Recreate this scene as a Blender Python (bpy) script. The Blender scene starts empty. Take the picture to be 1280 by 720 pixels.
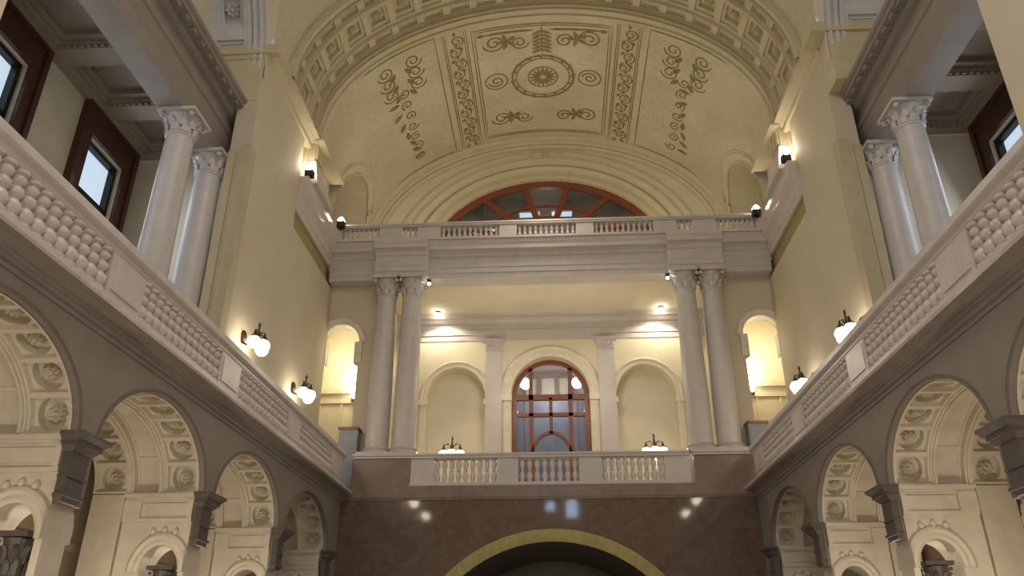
import bpy, bmesh, math, random
from mathutils import Vector, Matrix
random.seed(7)
PI = math.pi
scene = bpy.context.scene
COL = scene.collection

# ------------------------------------------------------------------ camera, world, big lights, exposure
cam_d = bpy.data.cameras.new('camera'); cam = bpy.data.objects.new('camera', cam_d); COL.objects.link(cam)
cam.location = (0.316, 0.0, 1.6)
cam.rotation_euler = (math.radians(90 + 25.42), 0, math.radians(3.23))
cam_d.sensor_width = 36.0; cam_d.lens = 979.3 / 1280 * 36.0
cam_d.clip_end = 200
scene.camera = cam
vs = scene.view_settings
vs.view_transform = 'Standard'; vs.look = 'None'; vs.exposure = 0.12; vs.gamma = 1.0; vs.use_curve_mapping = False

world = bpy.data.worlds.new('hall_world'); scene.world = world; world.use_nodes = True
wb = world.node_tree.nodes['Background']
wb.inputs[0].default_value = (0.95, 0.92, 0.96, 1); wb.inputs[1].default_value = 0.34

def lamp(name, kind, loc, energy, color=(1, .82, .58), size=1.0, size_y=None, target=None, spot=None, blend=.6):
    d = bpy.data.lights.new(name, kind); o = bpy.data.objects.new(name, d); COL.objects.link(o)
    o.location = loc; d.energy = energy; d.color = color
    if kind == 'AREA':
        d.size = size
        if size_y: d.shape = 'RECTANGLE'; d.size_y = size_y
    else:
        d.shadow_soft_size = size
    if kind == 'SPOT':
        d.spot_size = spot or 1.2; d.spot_blend = blend
    if target is not None:
        o.rotation_euler = (Vector(target) - Vector(loc)).to_track_quat('-Z', 'Y').to_euler()
    return o

WARM = (1, .80, .54); NEUT = (1, .93, .84); COOL = (.80, .88, 1)
lamp('overhead_fill', 'AREA', (0.1, 5.5, 19.0), 620, NEUT, 9, 6, target=(0.1, 9, 0))  # added soft overhead fill for the hall, no roof opening here
lamp('hall_light', 'AREA', (0.3, -1.5, 5.2), 270, NEUT, 3, 1.5, target=(0.2, 12, 6.5))
lamp('vault_fill', 'POINT', (0.1, 22.0, 16.2), 165, (1, .90, .70), .5)  # added mid-air fill spreading the cornice floodlights' glow over the vault
lamp('vault_fill', 'POINT', (-3.8, 25.4, 15.4), 70, (1, .86, .60), .3)
lamp('vault_fill', 'POINT', (4.1, 25.4, 15.4), 70, (1, .86, .60), .3)
for s in (-1, 1):
    for yc in (8.05, 12.1, 16.15):
        lamp('aisle_light', 'POINT', (s * 6.45, yc - .5, 1.9), 88, (1, .88, .70), .12)

# ------------------------------------------------------------------ materials
MATS = {}
def mat(name, col, rough=.6, var=.10, scale=3.0, bump=0.0, bscale=30, emit=0, ecol=None, metal=0, col2=None, dist=0.0, spec=.5):
    m = bpy.data.materials.new(name); m.use_nodes = True
    nt = m.node_tree; N = nt.nodes; L = nt.links; b = N['Principled BSDF']
    b.inputs['Roughness'].default_value = rough; b.inputs['Metallic'].default_value = metal
    b.inputs['Specular IOR Level'].default_value = spec
    tc = N.new('ShaderNodeTexCoord')
    nz = N.new('ShaderNodeTexNoise'); nz.inputs['Scale'].default_value = scale; nz.inputs['Detail'].default_value = 5
    nz.inputs['Distortion'].default_value = dist
    L.new(tc.outputs['Object'], nz.inputs['Vector'])
    rp = N.new('ShaderNodeValToRGB')
    c2 = col2 or tuple(c * (1 - var) for c in col)
    c1 = col if col2 else tuple(min(1, c * (1 + var)) for c in col)
    rp.color_ramp.elements[0].position = .3; rp.color_ramp.elements[1].position = .7
    rp.color_ramp.elements[0].color = (*c2, 1); rp.color_ramp.elements[1].color = (*c1, 1)
    L.new(nz.outputs['Fac'], rp.inputs['Fac']); L.new(rp.outputs['Color'], b.inputs['Base Color'])
    if bump:
        n2 = N.new('ShaderNodeTexNoise'); n2.inputs['Scale'].default_value = bscale; n2.inputs['Detail'].default_value = 4
        L.new(tc.outputs['Object'], n2.inputs['Vector'])
        bp = N.new('ShaderNodeBump'); bp.inputs['Strength'].default_value = bump; bp.inputs['Distance'].default_value = .02
        L.new(n2.outputs['Fac'], bp.inputs['Height']); L.new(bp.outputs['Normal'], b.inputs['Normal'])
    if emit:
        b.inputs['Emission Color'].default_value = (*(ecol or col), 1); b.inputs['Emission Strength'].default_value = emit
    MATS[name] = m
    return m
mat('grey_stone', (.235, .200, .175), .55, .08, 2.0, .15, 14)
mat('brown_stone', (.16, .125, .10), .55, .1, 4)
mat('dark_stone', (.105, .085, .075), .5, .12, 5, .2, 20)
mat('pale_marble', (.56, .50, .465), .28, .07, 4, .1, 20)
mat('column_stone', (.50, .455, .43), .42, .06, 3, .08, 25)
mat('cream_stone', (.66, .59, .47), .6, .07, 4, .2, 25)
mat('cream_plaster', (.66, .60, .46), .75, .05, 1.2, .08, 30)
mat('tan_plaster', (.55, .48, .355), .7, .04, 1.0, .06, 30)
mat('yellow_plaster', (.68, .62, .45), .75, .05, 1.5, .06, 30)
mat('gold_stone', (.47, .40, .26), .7, .05, 3, .06, 30)
mat('gold_frieze', (.33, .275, .10), .6, .15, 6, .25, 18)
mat('brown_marble', (.150, .105, .082), .055, .2, 1.6, 0, 10, col2=(.105, .072, .056), dist=2.5)
mat('ledge_marble', (.20, .145, .115), .28, .15, 1.6, 0, 10, dist=2)
mat('mahogany', (.20, .058, .026), .4, .25, 6, .1, 30, dist=3)
mat('dark_wood', (.075, .028, .018), .45, .25, 5, .1, 30)
mat('black_metal', (.02, .018, .016), .4, .1, 5, metal=.5)
mat('bronze', (.06, .045, .03), .4, .2, 8, metal=.7)
mat('globe_glass', (1, .93, .78), .3, .02, 2, emit=16, ecol=(1, .90, .72))
mat('bulb_glass', (1, .95, .85), .3, .02, 2, emit=22, ecol=(1, .93, .80))
mat('window_daylight', (.4, .45, .5), .1, .1, 1.2, emit=.72, ecol=(.66, .83, 1))
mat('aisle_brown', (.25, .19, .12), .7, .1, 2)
mat('window_bright', (.6, .75, 1), .1, .1, 1.2, emit=9, ecol=(.55, .72, 1))
mat('floor_marble', (.40, .36, .32), .25, .15, 1.5)
mat('grey_paint', (.22, .23, .26), .5, .08, 3)
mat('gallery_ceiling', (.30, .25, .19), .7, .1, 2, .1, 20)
mat('rear_room', (.34, .30, .24), .7, .1, 2)
mat('blue_panel', (.22, .25, .38), .5, .15, 2)
def glass_mat():
    m = bpy.data.materials.new('pane_glass'); m.use_nodes = True; nt = m.node_tree; N = nt.nodes; L = nt.links
    N.remove(N['Principled BSDF']); out = N['Material Output']
    t = N.new('ShaderNodeBsdfTransparent'); t.inputs[0].default_value = (.93, .95, .97, 1)
    g = N.new('ShaderNodeBsdfGlossy'); g.inputs['Roughness'].default_value = .05
    fr = N.new('ShaderNodeFresnel'); fr.inputs['IOR'].default_value = 1.45
    mx = N.new('ShaderNodeMixShader'); L.new(fr.outputs[0], mx.inputs[0]); L.new(t.outputs[0], mx.inputs[1]); L.new(g.outputs[0], mx.inputs[2])
    L.new(mx.outputs[0], out.inputs[0]); MATS['pane_glass'] = m
glass_mat()
def vault_mat():
    # painted vault: cream ground with faint mottling and soft leafy painting following the surface's own UV
    m = bpy.data.materials.new('painted_vault'); m.use_nodes = True; nt = m.node_tree; N = nt.nodes; L = nt.links
    b = N['Principled BSDF']; b.inputs['Roughness'].default_value = .75
    tc = N.new('ShaderNodeTexCoord')
    nz = N.new('ShaderNodeTexNoise'); nz.inputs['Scale'].default_value = .6; nz.inputs['Detail'].default_value = 5
    L.new(tc.outputs['Object'], nz.inputs['Vector'])
    v = N.new('ShaderNodeTexNoise'); v.inputs['Scale'].default_value = 3.2; v.inputs['Detail'].default_value = 2; v.inputs['Distortion'].default_value = 2.2
    L.new(tc.outputs['Object'], v.inputs['Vector'])
    r1 = N.new('ShaderNodeValToRGB'); r1.color_ramp.elements[0].position = .35; r1.color_ramp.elements[1].position = .7
    r1.color_ramp.elements[0].color = (.52, .46, .32, 1); r1.color_ramp.elements[1].color = (.61, .555, .42, 1)
    L.new(nz.outputs['Fac'], r1.inputs['Fac'])
    r2 = N.new('ShaderNodeValToRGB'); r2.color_ramp.elements[0].position = .55; r2.color_ramp.elements[1].position = .62
    r2.color_ramp.elements[0].color = (0, 0, 0, 1); r2.color_ramp.elements[1].color = (.30, .30, .30, 1)
    L.new(v.outputs['Fac'], r2.inputs['Fac'])
    mx = N.new('ShaderNodeMixRGB'); mx.inputs[2].default_value = (.40, .33, .15, 1)
    L.new(r2.outputs['Color'], mx.inputs[0]); L.new(r1.outputs['Color'], mx.inputs[1]); L.new(mx.outputs['Color'], b.inputs['Base Color'])
    MATS['painted_vault'] = m
vault_mat()
mat('vault_paint', (.25, .195, .07), .75, .2, 6)
mat('vault_trim', (.55, .48, .32), .7, .06, 3, .1, 20)
mat('cool_stone', (.60, .60, .60), .6, .06, 3, .1, 20)

# ------------------------------------------------------------------ mesh building helpers
class MB:
    def __init__(s, T=None): s.v = []; s.f = []; s.T = T
    def p(s, x, y, z):
        s.v.append(s.T(x, y, z) if s.T else (x, y, z)); return len(s.v) - 1
    def quad(s, a, b, c, d): s.f.append([s.p(*a), s.p(*b), s.p(*c), s.p(*d)]); return s
    def box(s, x0, x1, y0, y1, z0, z1):
        i = [s.p(x, y, z) for z in (z0, z1) for y in (y0, y1) for x in (x0, x1)]
        for q in ((0, 2, 3, 1), (4, 5, 7, 6), (0, 1, 5, 4), (2, 6, 7, 3), (0, 4, 6, 2), (1, 3, 7, 5)): s.f.append([i[k] for k in q])
        return s
    def frustum(s, r0, r1, z0, z1):   # r = (x0,x1,y0,y1)
        i = [s.p(x, y, z) for r, z in ((r0, z0), (r1, z1)) for y in r[2:] for x in r[:2]]
        for q in ((0, 2, 3, 1), (4, 5, 7, 6), (0, 1, 5, 4), (2, 6, 7, 3), (0, 4, 6, 2), (1, 3, 7, 5)): s.f.append([i[k] for k in q])
        return s
    def lathe(s, c, prof, n=20, mod=None):
        rings = []
        for r, z in prof:
            rings.append([s.p(c[0] + r * (mod(a * 2 * PI / n, z) if mod else 1) * math.cos(a * 2 * PI / n), c[1] + r * (mod(a * 2 * PI / n, z) if mod else 1) * math.sin(a * 2 * PI / n), c[2] + z) for a in range(n)])
        for A, B in zip(rings, rings[1:]):
            for k in range(n): s.f.append([A[k], A[(k + 1) % n], B[(k + 1) % n], B[k]])
        s.f.append(rings[0][::-1]); s.f.append(rings[-1]); return s
    def tube(s, pts, r, n=8):
        pts = [Vector(p) for p in pts]; rings = []
        for i, p in enumerate(pts):
            d = (pts[min(i + 1, len(pts) - 1)] - pts[max(i - 1, 0)]).normalized()
            a = d.orthogonal().normalized(); b = d.cross(a)
            rr = r[i] if isinstance(r, (list, tuple)) else r
            rings.append([s.p(*(p + rr * (math.cos(t * 2 * PI / n) * a + math.sin(t * 2 * PI / n) * b))) for t in range(n)])
        for A, B in zip(rings, rings[1:]):
            for k in range(n): s.f.append([A[k], A[(k + 1) % n], B[(k + 1) % n], B[k]])
        s.f.append(rings[0][::-1]); s.f.append(rings[-1]); return s
    def sphere(s, c, r, n=14, m=9, sz=1.0):
        return s.lathe(c, [(max(1e-3, r * math.sin(PI * k / m)), -r * sz * math.cos(PI * k / m)) for k in range(m + 1)], n)
    def extrude(s, prof, a, b, frame):
        """profile [(p,q)] closed, swept from a to b along the run; frame(run,p,q)->xyz"""
        A = [s.p(*frame(a, p, q)) for p, q in prof]; B = [s.p(*frame(b, p, q)) for p, q in prof]
        n = len(prof)
        for k in range(n): s.f.append([A[k], A[(k + 1) % n], B[(k + 1) % n], B[k]])
        s.f.append(A[::-1]); s.f.append(B); return s
    def grid(s, P):
        """rows of points"""
        I = [[s.p(*q) for q in row] for row in P]
        for A, B in zip(I, I[1:]):
            for k in range(len(A) - 1): s.f.append([A[k], A[k + 1], B[k + 1], B[k]])
        return s
    def coffers(s, P, U, V, rings, nu=4):
        for u0, u1 in U:
            for v0, v1 in V:
                loops = []
                for iu, iv, h in rings:
                    a, b, c, d = u0 + iu, u1 - iu, v0 + iv, v1 - iv
                    lo = [s.p(*P(a + (b - a) * k / nu, c, h)) for k in range(nu + 1)]
                    hi = [s.p(*P(a + (b - a) * k / nu, d, h)) for k in range(nu + 1)]
                    loops.append((lo, hi))
                for (l0, h0), (l1, h1) in zip(loops, loops[1:]):
                    A = l0 + h0[::-1]; B = l1 + h1[::-1]; n = len(A)
                    for k in range(n): s.f.append([A[k], A[(k + 1) % n], B[(k + 1) % n], B[k]])
                lo, hi = loops[-1]
                for k in range(nu): s.f.append([lo[k], lo[k + 1], hi[k + 1], hi[k]])
        return s
    def build(s, name, m, parent=None, smooth=False, auto=None):
        me = bpy.data.meshes.new(name)
        L = Vector((0, 0, 0))
        if parent is not None:
            q = parent
            while q is not None: L += q.location; q = q.parent
        me.from_pydata([tuple(Vector(v) - L) for v in s.v], [], s.f)
        bm = bmesh.new(); bm.from_mesh(me)
        bmesh.ops.remove_doubles(bm, verts=bm.verts, dist=1e-5)
        bmesh.ops.recalc_face_normals(bm, faces=bm.faces); bm.to_mesh(me); bm.free()
        me.materials.append(MATS[m])
        if smooth:
            for p in me.polygons: p.use_smooth = True
            me.set_sharp_from_angle(angle=math.radians(auto or 40))
        o = bpy.data.objects.new(name, me); COL.objects.link(o)
        if parent is not None: o.parent = parent
        return o
def tag(o, label, cat, group=None):
    o['label'] = label; o['category'] = cat
    if group: o['group'] = group
    return o
def thing(name, loc, label, cat, group=None):
    o = bpy.data.objects.new(name, None); COL.objects.link(o); o.location = loc; o.empty_display_size = .2
    return tag(o, label, cat, group)
def struct(o): o['kind'] = 'structure'; return o
def instance(src, parent, loc, rot=None):
    c = src.copy(); COL.objects.link(c); c.parent = parent; c.location = loc
    if rot is not None: c.rotation_euler = rot
    return c
KIDS = {}
def copy_tree(o, parent=None):
    c = o.copy(); COL.objects.link(c); c.parent = parent
    for ch in o.children: copy_tree(ch, c)
    return c

def round_coffer(mb, P, u0, u1, v0, v1, r, depth, nu=16):
    c = ((u0 + u1) / 2, (v0 + v1) / 2); hu, hv = (u1 - u0) / 2, (v1 - v0) / 2
    def sq(a, iu, iv):
        x, y = math.cos(a), math.sin(a); q = 1 / max(abs(x), abs(y)); return c[0] + x * q * (hu - iu), c[1] + y * q * (hv - iv)
    A = [PI / 4 * k / (nu / 8) for k in range(nu)]
    L = [[mb.p(*P(*sq(a, .0, .0), 0)) for a in A], [mb.p(*P(*sq(a, .04, .04), 0)) for a in A], [mb.p(*P(*sq(a, .055, .055), .07)) for a in A]]
    for rr, h in ((r, .07), (r * .96, depth), (r * .02, depth)):
        L.append([mb.p(*P(c[0] + rr * math.cos(a), c[1] + rr * math.sin(a), h)) for a in A])
    for X, Y in zip(L, L[1:]):
        for k in range(nu): mb.f.append([X[k], X[(k + 1) % nu], Y[(k + 1) % nu], Y[k]])

class Arc:
    """half ellipse, arc-length parametrised; u=0 at (+a,0), u=L at (-a,0)"""
    def __init__(s, a, b, n=400):
        s.a = a; s.b = b; s.t = [PI * k / n for k in range(n + 1)]; s.l = [0]
        for t0, t1 in zip(s.t, s.t[1:]):
            s.l.append(s.l[-1] + math.hypot(a * (math.cos(t1) - math.cos(t0)), b * (math.sin(t1) - math.sin(t0))))
        s.L = s.l[-1]
    def th(s, u):
        u = min(max(u, 0), s.L); lo, hi = 0, len(s.l) - 1
        while hi - lo > 1:
            m = (lo + hi) // 2
            if s.l[m] <= u: lo = m
            else: hi = m
        f = (u - s.l[lo]) / (s.l[hi] - s.l[lo]); return s.t[lo] + f * (s.t[hi] - s.t[lo])
    def at(s, u, h=0):
        t = s.th(u); x, z = s.a * math.cos(t), s.b * math.sin(t)
        nx, nz = math.cos(t) / s.a, math.sin(t) / s.b; q = math.hypot(nx, nz)
        return x + h * nx / q, z + h * nz / q

def arched_wall(mb, F, s0, s1, z0, z1, thick, holes, n=24, back=True, reveal=True):
    """F(s, z, d) -> xyz.  holes: (centre, halfwidth, rise, spring, base)"""
    holes = sorted(holes); cur = s0
    def rect(a, b, c, d):
        if b - a < 1e-4 or d - c < 1e-4: return
        mb.quad(F(a, c, 0), F(b, c, 0), F(b, d, 0), F(a, d, 0))
        if back: mb.quad(F(a, c, thick), F(a, d, thick), F(b, d, thick), F(b, c, thick))
    for c, hw, rise, spring, base in holes:
        a0, a1 = max(c - hw, s0), min(c + hw, s1)
        rect(cur, a0, z0, z1); rect(a0, a1, z0, base)
        pts = []
        for k in range(n + 1):
            t = PI - PI * k / n; x = c + hw * math.cos(t)
            pts.append((min(max(x, s0), s1), spring + rise * math.sin(t)))
        for (xa, za), (xb, zb) in zip(pts, pts[1:]):
            if xb - xa < 1e-6: continue
            mb.quad(F(xa, za, 0), F(xb, zb, 0), F(xb, z1, 0), F(xa, z1, 0))
            if back: mb.quad(F(xa, za, thick), F(xa, z1, thick), F(xb, z1, thick), F(xb, zb, thick))
            if reveal: mb.quad(F(xa, za, 0), F(xa, za, thick), F(xb, zb, thick), F(xb, zb, 0))
        if reveal:
            if c - hw > s0: mb.quad(F(a0, base, 0), F(a0, base, thick), F(a0, spring, thick), F(a0, spring, 0))
            if c + hw < s1: mb.quad(F(a1, base, 0), F(a1, spring, 0), F(a1, spring, thick), F(a1, base, thick))
            if base > z0: mb.quad(F(a0, base, 0), F(a1, base, 0), F(a1, base, thick), F(a0, base, thick))
        cur = a1
    rect(cur, s1, z0, z1)
    mb.quad(F(s0, z1, 0), F(s1, z1, 0), F(s1, z1, thick), F(s0, z1, thick))
    e = s0
    for c, hw, rise, spring, base in holes + [(s1 + 1, 1, 0, 0, z0)]:
        if base > z0 + 1e-6: continue
        if c - hw > e + 1e-4: mb.quad(F(e, z0, 0), F(c - hw, z0, 0), F(c - hw, z0, thick), F(e, z0, thick))
        e = c + hw
    for ss in (s0, s1): mb.quad(F(ss, z0, 0), F(ss, z1, 0), F(ss, z1, thick), F(ss, z0, thick))
    return mb

def arch_mould(mb, F, c, spring, a_in, b_in, prof, n=32, leg=0.0):
    """sweep prof [(r_offset, d)] (closed) round a half ellipse; optional straight legs down"""
    stations = []
    if leg: stations.append((0.0, -leg))
    for k in range(n + 1): stations.append((PI * k / n, 0))
    if leg: stations.append((PI, -leg))
    rings = []
    for t, dz in stations:
        ring = []
        for r, d in prof:
            nx, nz = math.cos(t) / a_in, math.sin(t) / b_in; q = math.hypot(nx, nz)
            ring.append(mb.p(*F(c + a_in * math.cos(t) + r * nx / q, spring + dz + b_in * math.sin(t) + r * nz / q, d)))
        rings.append(ring)
    m = len(prof)
    for A, B in zip(rings, rings[1:]):
        for k in range(m): mb.f.append([A[k], A[(k + 1) % m], B[(k + 1) % m], B[k]])
    mb.f.append(rings[0][::-1]); mb.f.append(rings[-1]); return mb

def rosette_mesh(mb, R, H, petals=8):
    prof = [(0, .9), (.10, 1.0), (.22, .85), (.30, .45), (.42, .75), (.60, .95), (.78, .8), (.92, .4), (1.0, 0)]
    n = petals * 4; rows = []
    for r, h in prof:
        row = []
        for k in range(n + 1):
            a = 2 * PI * k / n
            pet = (.72 + .28 * abs(math.cos(a * petals / 2))) if r > .35 else 1
            row.append((R * r * (pet if r > .7 else 1) * math.cos(a), R * r * (pet if r > .7 else 1) * math.sin(a), H * h * (pet if r > .35 else 1)))
        rows.append(row)
    return mb.grid(rows)

ROS = {}
def put_rosette(parent, P, u, v, h, R, H, m):
    p = Vector(P(u, v, h)); q = Vector(P(u, v, 0)); e = Vector(P(u, v + .1, h))
    N = (q - p).normalized(); X = (e - p).normalized(); Y = N.cross(X)
    if m not in ROS:
        mb = MB(); rosette_mesh(mb, R, H); ROS[m] = r = mb.build('rosette', m, None, smooth=True); r.parent = parent
    else: r = ROS[m].copy(); COL.objects.link(r); r.parent = parent
    r.matrix_local = Matrix((X, Y, N)).transposed().to_4x4(); r.location = p

CX = 0.17       # centre line of the upper hall and the end loggia
# ================================================================== LARGE STRUCTURE
struct(MB().box(-12, 12, -3, 29, -.2, 0).build('floor', 'floor_marble'))

YC = [8.05, 12.1, 16.15, 20.2]           # arcade arch centres
ARCH_A, ARCH_B, SPR = 1.78, 1.18, 4.30
holesL = [(y, ARCH_A, ARCH_B, SPR, 0.0) for y in [4.0] + YC]
for s, nm in ((-1, 'left'), (1, 'right')):
    F = lambda y, z, d, s=s: (s * (6 + d), y, z)
    m = MB(); arched_wall(m, F, 1.5, 23.0, 3.42, 5.82, .10, [h[:4] + (3.42,) for h in holesL], n=40)
    struct(m.build('wall_' + nm, 'grey_stone'))
    # stepped cornice under the balustrade: (projection toward hall, z)
    prof = [(-.10, 5.70), (.02, 5.70), (.02, 5.76), (.06, 5.78), (.06, 5.83), (.10, 5.86), (.10, 5.89), (.22, 5.94), (.28, 5.95), (.28, 5.985), (-.10, 5.985)]
    m = MB(); m.extrude(prof, 1.5, 22.98, lambda r, p, q, s=s: (s * (6 - p), r, q))
    struct(m.build('trim_1' if s < 0 else 'trim_2', 'grey_stone'))
    m = MB(); m.extrude([(-.10, 5.985), (.30, 5.985), (.34, 6.00), (.34, 6.055), (-.10, 6.055)], 1.5, 22.98, lambda r, p, q, s=s: (s * (6 - p), r, q)); struct(m.build('trim_24' if s < 0 else 'trim_25', 'pale_marble'))  # pale lip paints in the highlight along the cornice edge
    # archivolt bead round each arch
    m = MB()
    for y, a, b, sp, _ in holesL:
        arch_mould(m, F, y, sp, a, b, [(0, 0), (0, -.02), (.03, -.03), (.05, -.02), (.05, 0)], n=40)
    struct(m.build('trim_3' if s < 0 else 'trim_4', 'brown_stone', smooth=True))
    # aisle back wall with raised panels, gallery floor slab over the aisle
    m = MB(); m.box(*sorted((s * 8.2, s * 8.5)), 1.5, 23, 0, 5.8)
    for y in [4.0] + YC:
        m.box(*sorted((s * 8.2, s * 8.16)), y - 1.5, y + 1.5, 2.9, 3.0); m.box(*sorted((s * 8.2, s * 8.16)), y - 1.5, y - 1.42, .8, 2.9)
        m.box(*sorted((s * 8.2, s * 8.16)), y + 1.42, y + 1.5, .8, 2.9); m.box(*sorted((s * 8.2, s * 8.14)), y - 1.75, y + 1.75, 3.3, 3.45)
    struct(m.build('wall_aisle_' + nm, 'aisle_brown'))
    struct(MB().box(*sorted((s * 6.10, s * 11.4)), 1.5, 28.0, 5.60, 6.05).build('floor_gallery_' + nm, 'cream_plaster'))

# ---- end wall of polished brown marble with the great arch, and its ledge
m = MB(); arched_wall(m, lambda x, z, d: (x, 23.0 + d, z), -6.1, 6.1, 0, 5.84, .5, [(CX, 4.42, 4.50, .46, 0)], n=64)
struct(m.build('wall_end_lower', 'brown_marble'))
m = MB(); m.box(-6.05, 6.05, 22.94, 23.5, 5.86, 6.20); m.box(-6.05, 6.05, 22.97, 23.5, 5.80, 5.86)
struct(m.build('trim_5', 'ledge_marble'))
m = MB(); arch_mould(m, lambda x, z, d: (x, 23.0 + d, z), CX, .46, 4.06, 4.16, [(0, .12), (0, -.03), (.1, -.05), (.26, -.05), (.34, -.02), (.40, .12)], n=64)
struct(m.build('trim_6', 'gold_frieze', smooth=True))
# barrel passage behind the great arch
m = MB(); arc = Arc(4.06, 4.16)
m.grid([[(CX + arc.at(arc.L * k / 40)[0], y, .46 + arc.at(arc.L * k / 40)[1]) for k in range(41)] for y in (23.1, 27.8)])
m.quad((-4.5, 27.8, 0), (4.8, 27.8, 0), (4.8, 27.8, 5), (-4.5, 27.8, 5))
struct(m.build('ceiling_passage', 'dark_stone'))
m = MB(); m.box(-8.6, 8.9, 23.5, 30, 5.75, 6.05); struct(m.build('floor_loggia', 'cream_plaster'))
# ---- rear wall behind the viewer with a tall window
m = MB(); arched_wall(m, lambda x, z, d: (x, -2.8 - d, z), -12, 12, 0, 12.5, .3, [(-.1, .26, .2, 10.2, 9.8), (1.2, .34, .3, 10.2, 9.4)], n=24)
struct(m.build('wall_rear', 'tan_plaster'))
struct(MB().box(-.7, .5, -3.2, -3.15, 8.9, 11).build('window_1', 'window_bright')); struct(MB().box(.6, 1.8, -3.2, -3.15, 8.9, 11).build('window_2', 'window_bright'))

# ---- upper side walls
def U(s, x, s_off=0): return CX + s * x      # x measured outward from the upper centre line
Z_EN0, Z_ENF, Z_EN1, Z_TOP = 13.10, 13.75, 14.86, 16.6
XW = 7.40
for s, nm in ((-1, 'left'), (1, 'right')):
    X = lambda x, s=s: CX + s * x
    def bx(m, x0, x1, *r, X=X): a, b = sorted((X(x0), X(x1))); return m.box(a, b, *r)
    yp = 16.0 if s < 0 else 16.6         # near end of the solid pier
    m = MB(); bx(m, XW, 7.92, yp, yp + .75, 6.05, 16.55); bx(m, XW, 8.9, yp + .75, 19.60, 6.05, 16.55); bx(m, XW, 8.9, 19.60, 24.0, 6.05, Z_EN0)
    struct(m.build('wall_upper_' + nm, 'tan_plaster'))
    # strips framing the near edge of the pier
    m = MB(); bx(m, XW - .05, XW, yp, yp + .28, 6.05, 13.4); bx(m, XW - .05, XW + .2, yp - .08, yp, 6.05, 13.4)
    bx(m, XW + .32, 7.92, yp - .07, yp, 6.05, 13.2)
    struct(m.build('trim_7' if s < 0 else 'trim_8', 'gold_stone'))
    m = MB(); bx(m, XW + .12, 8.9, 19.60, 24.0, Z_EN0, Z_ENF)
    struct(m.build('trim_9' if s < 0 else 'trim_10', 'gold_frieze'))
    prof = [(-.6, Z_ENF), (0, Z_ENF), (.04, Z_ENF + .05), (.04, Z_ENF + .16), (.12, Z_ENF + .22), (.12, Z_ENF + .42), (.22, Z_ENF + .50), (.34, Z_ENF + .58), (.34, Z_ENF + .80), (.42, Z_ENF + .9), (.42, Z_EN1), (-1.6, Z_EN1), (-1.6, Z_ENF)]
    m = MB(); m.extrude(prof, 19.60, 23.6, lambda r, p, q, X=X: (X(XW + .02 - p * .7), r, q))
    struct(m.build('trim_11' if s < 0 else 'trim_12', 'pale_marble'))
    m = MB()
    m.extrude([(XW + 1.5, 16.2), (XW, 16.2), (XW - .06, 16.26), (XW - .06, 16.4), (XW - .2, 16.5), (XW - .32, 16.54), (XW - .32, 16.66), (XW + 1.5, 16.66)], yp - .05, 20.1, lambda r, p, q, X=X: (X(p), r, q))
    bx(m, XW + .02, 8.9, 15.98, yp + .5, 14.83, 16.4); bx(m, 7.02, 8.9, 15.9, yp + .1, 16.35, 16.66); bx(m, XW + .06, 8.9, 20.0, 22.58, Z_EN1, 17.4); bx(m, 6.95, XW + .2, 20.0, 22.56, 16.45, 16.58); bx(m, 6.95, 9, 26.94, 27.3, 14.9, 16.58)
    struct(m.build('trim_28' if s < 0 else 'trim_29', 'vault_trim'))
    # near pier
    yn = 7.8 if s < 0 else 10.25
    m = MB(); bx(m, XW, 8.9, 1.5, yn, 6.05, 16.55); struct(m.build('wall_upper_near_' + nm, 'tan_plaster'))
    # outer gallery wall with two window openings, end wall, ceiling
    XO = 11.1
    struct_m = MB()
    arched_wall(struct_m, lambda y, z, d, X=X: (X(XO + d), y, z), 1.5, 17.3, 6.05, 14.3, .35, [(15.85, .80, .01, 13.25, 7.6), (11.85, .80, .01, 13.25, 7.6), (7.8, .80, .01, 13.25, 7.6)], n=4)
    struct(struct_m.build('wall_gallery_' + nm, 'cream_plaster'))
    m = MB(); bx(m, 8.9, XO + .35, 17.3, 17.6, 6.05, 14.3); struct(m.build('wall_gallery_end_' + nm, 'cream_plaster'))
    # coffered gallery ceiling with dentils
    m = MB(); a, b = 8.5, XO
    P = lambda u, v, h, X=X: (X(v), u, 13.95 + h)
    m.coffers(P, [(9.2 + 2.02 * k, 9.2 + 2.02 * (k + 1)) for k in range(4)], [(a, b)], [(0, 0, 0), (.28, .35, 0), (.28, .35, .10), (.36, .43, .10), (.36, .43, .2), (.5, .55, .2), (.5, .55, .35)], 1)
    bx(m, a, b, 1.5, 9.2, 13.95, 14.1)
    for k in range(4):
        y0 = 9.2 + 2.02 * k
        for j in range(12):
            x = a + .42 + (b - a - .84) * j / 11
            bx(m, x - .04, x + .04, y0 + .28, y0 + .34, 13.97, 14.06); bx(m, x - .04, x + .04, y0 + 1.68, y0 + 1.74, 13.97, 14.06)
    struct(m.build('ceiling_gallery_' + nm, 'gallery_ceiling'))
    # entablature beam carried by the gallery columns
    m = MB(); b0, b1 = 8.06, 8.80
    prof = [(b0 + .12, 13.05), (b0 + .12, 13.5), (b0 + .07, 13.64), (b0 + .07, 13.86), (b0 + .02, 13.9), (b0 + .02, 14.0), (b0 + .1, 14.02), (b0 + .1, 14.36), (b0, 14.40), (b0 - .08, 14.46), (b0 - .08, 14.54), (b0 - .30, 14.60), (b0 - .30, 14.70), (b0 - .36, 14.74), (b0 - .38, 14.82), (b1, 14.82), (b1, 13.05)]
    m.extrude(prof, 1.5, yp + .75, lambda r, p, q, X=X: (X(p), r, q))
    y = 3.0
    while y < yp - .1:
        bx(m, b0 - .26, b0, y, y + .16, 14.48, 14.60); y += .42
    struct(m.build('trim_13' if s < 0 else 'trim_14', 'grey_stone'))
    # coffered side arch over the beam
    A = Arc(4.05, 3.9)
    yc = 12.0
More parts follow.
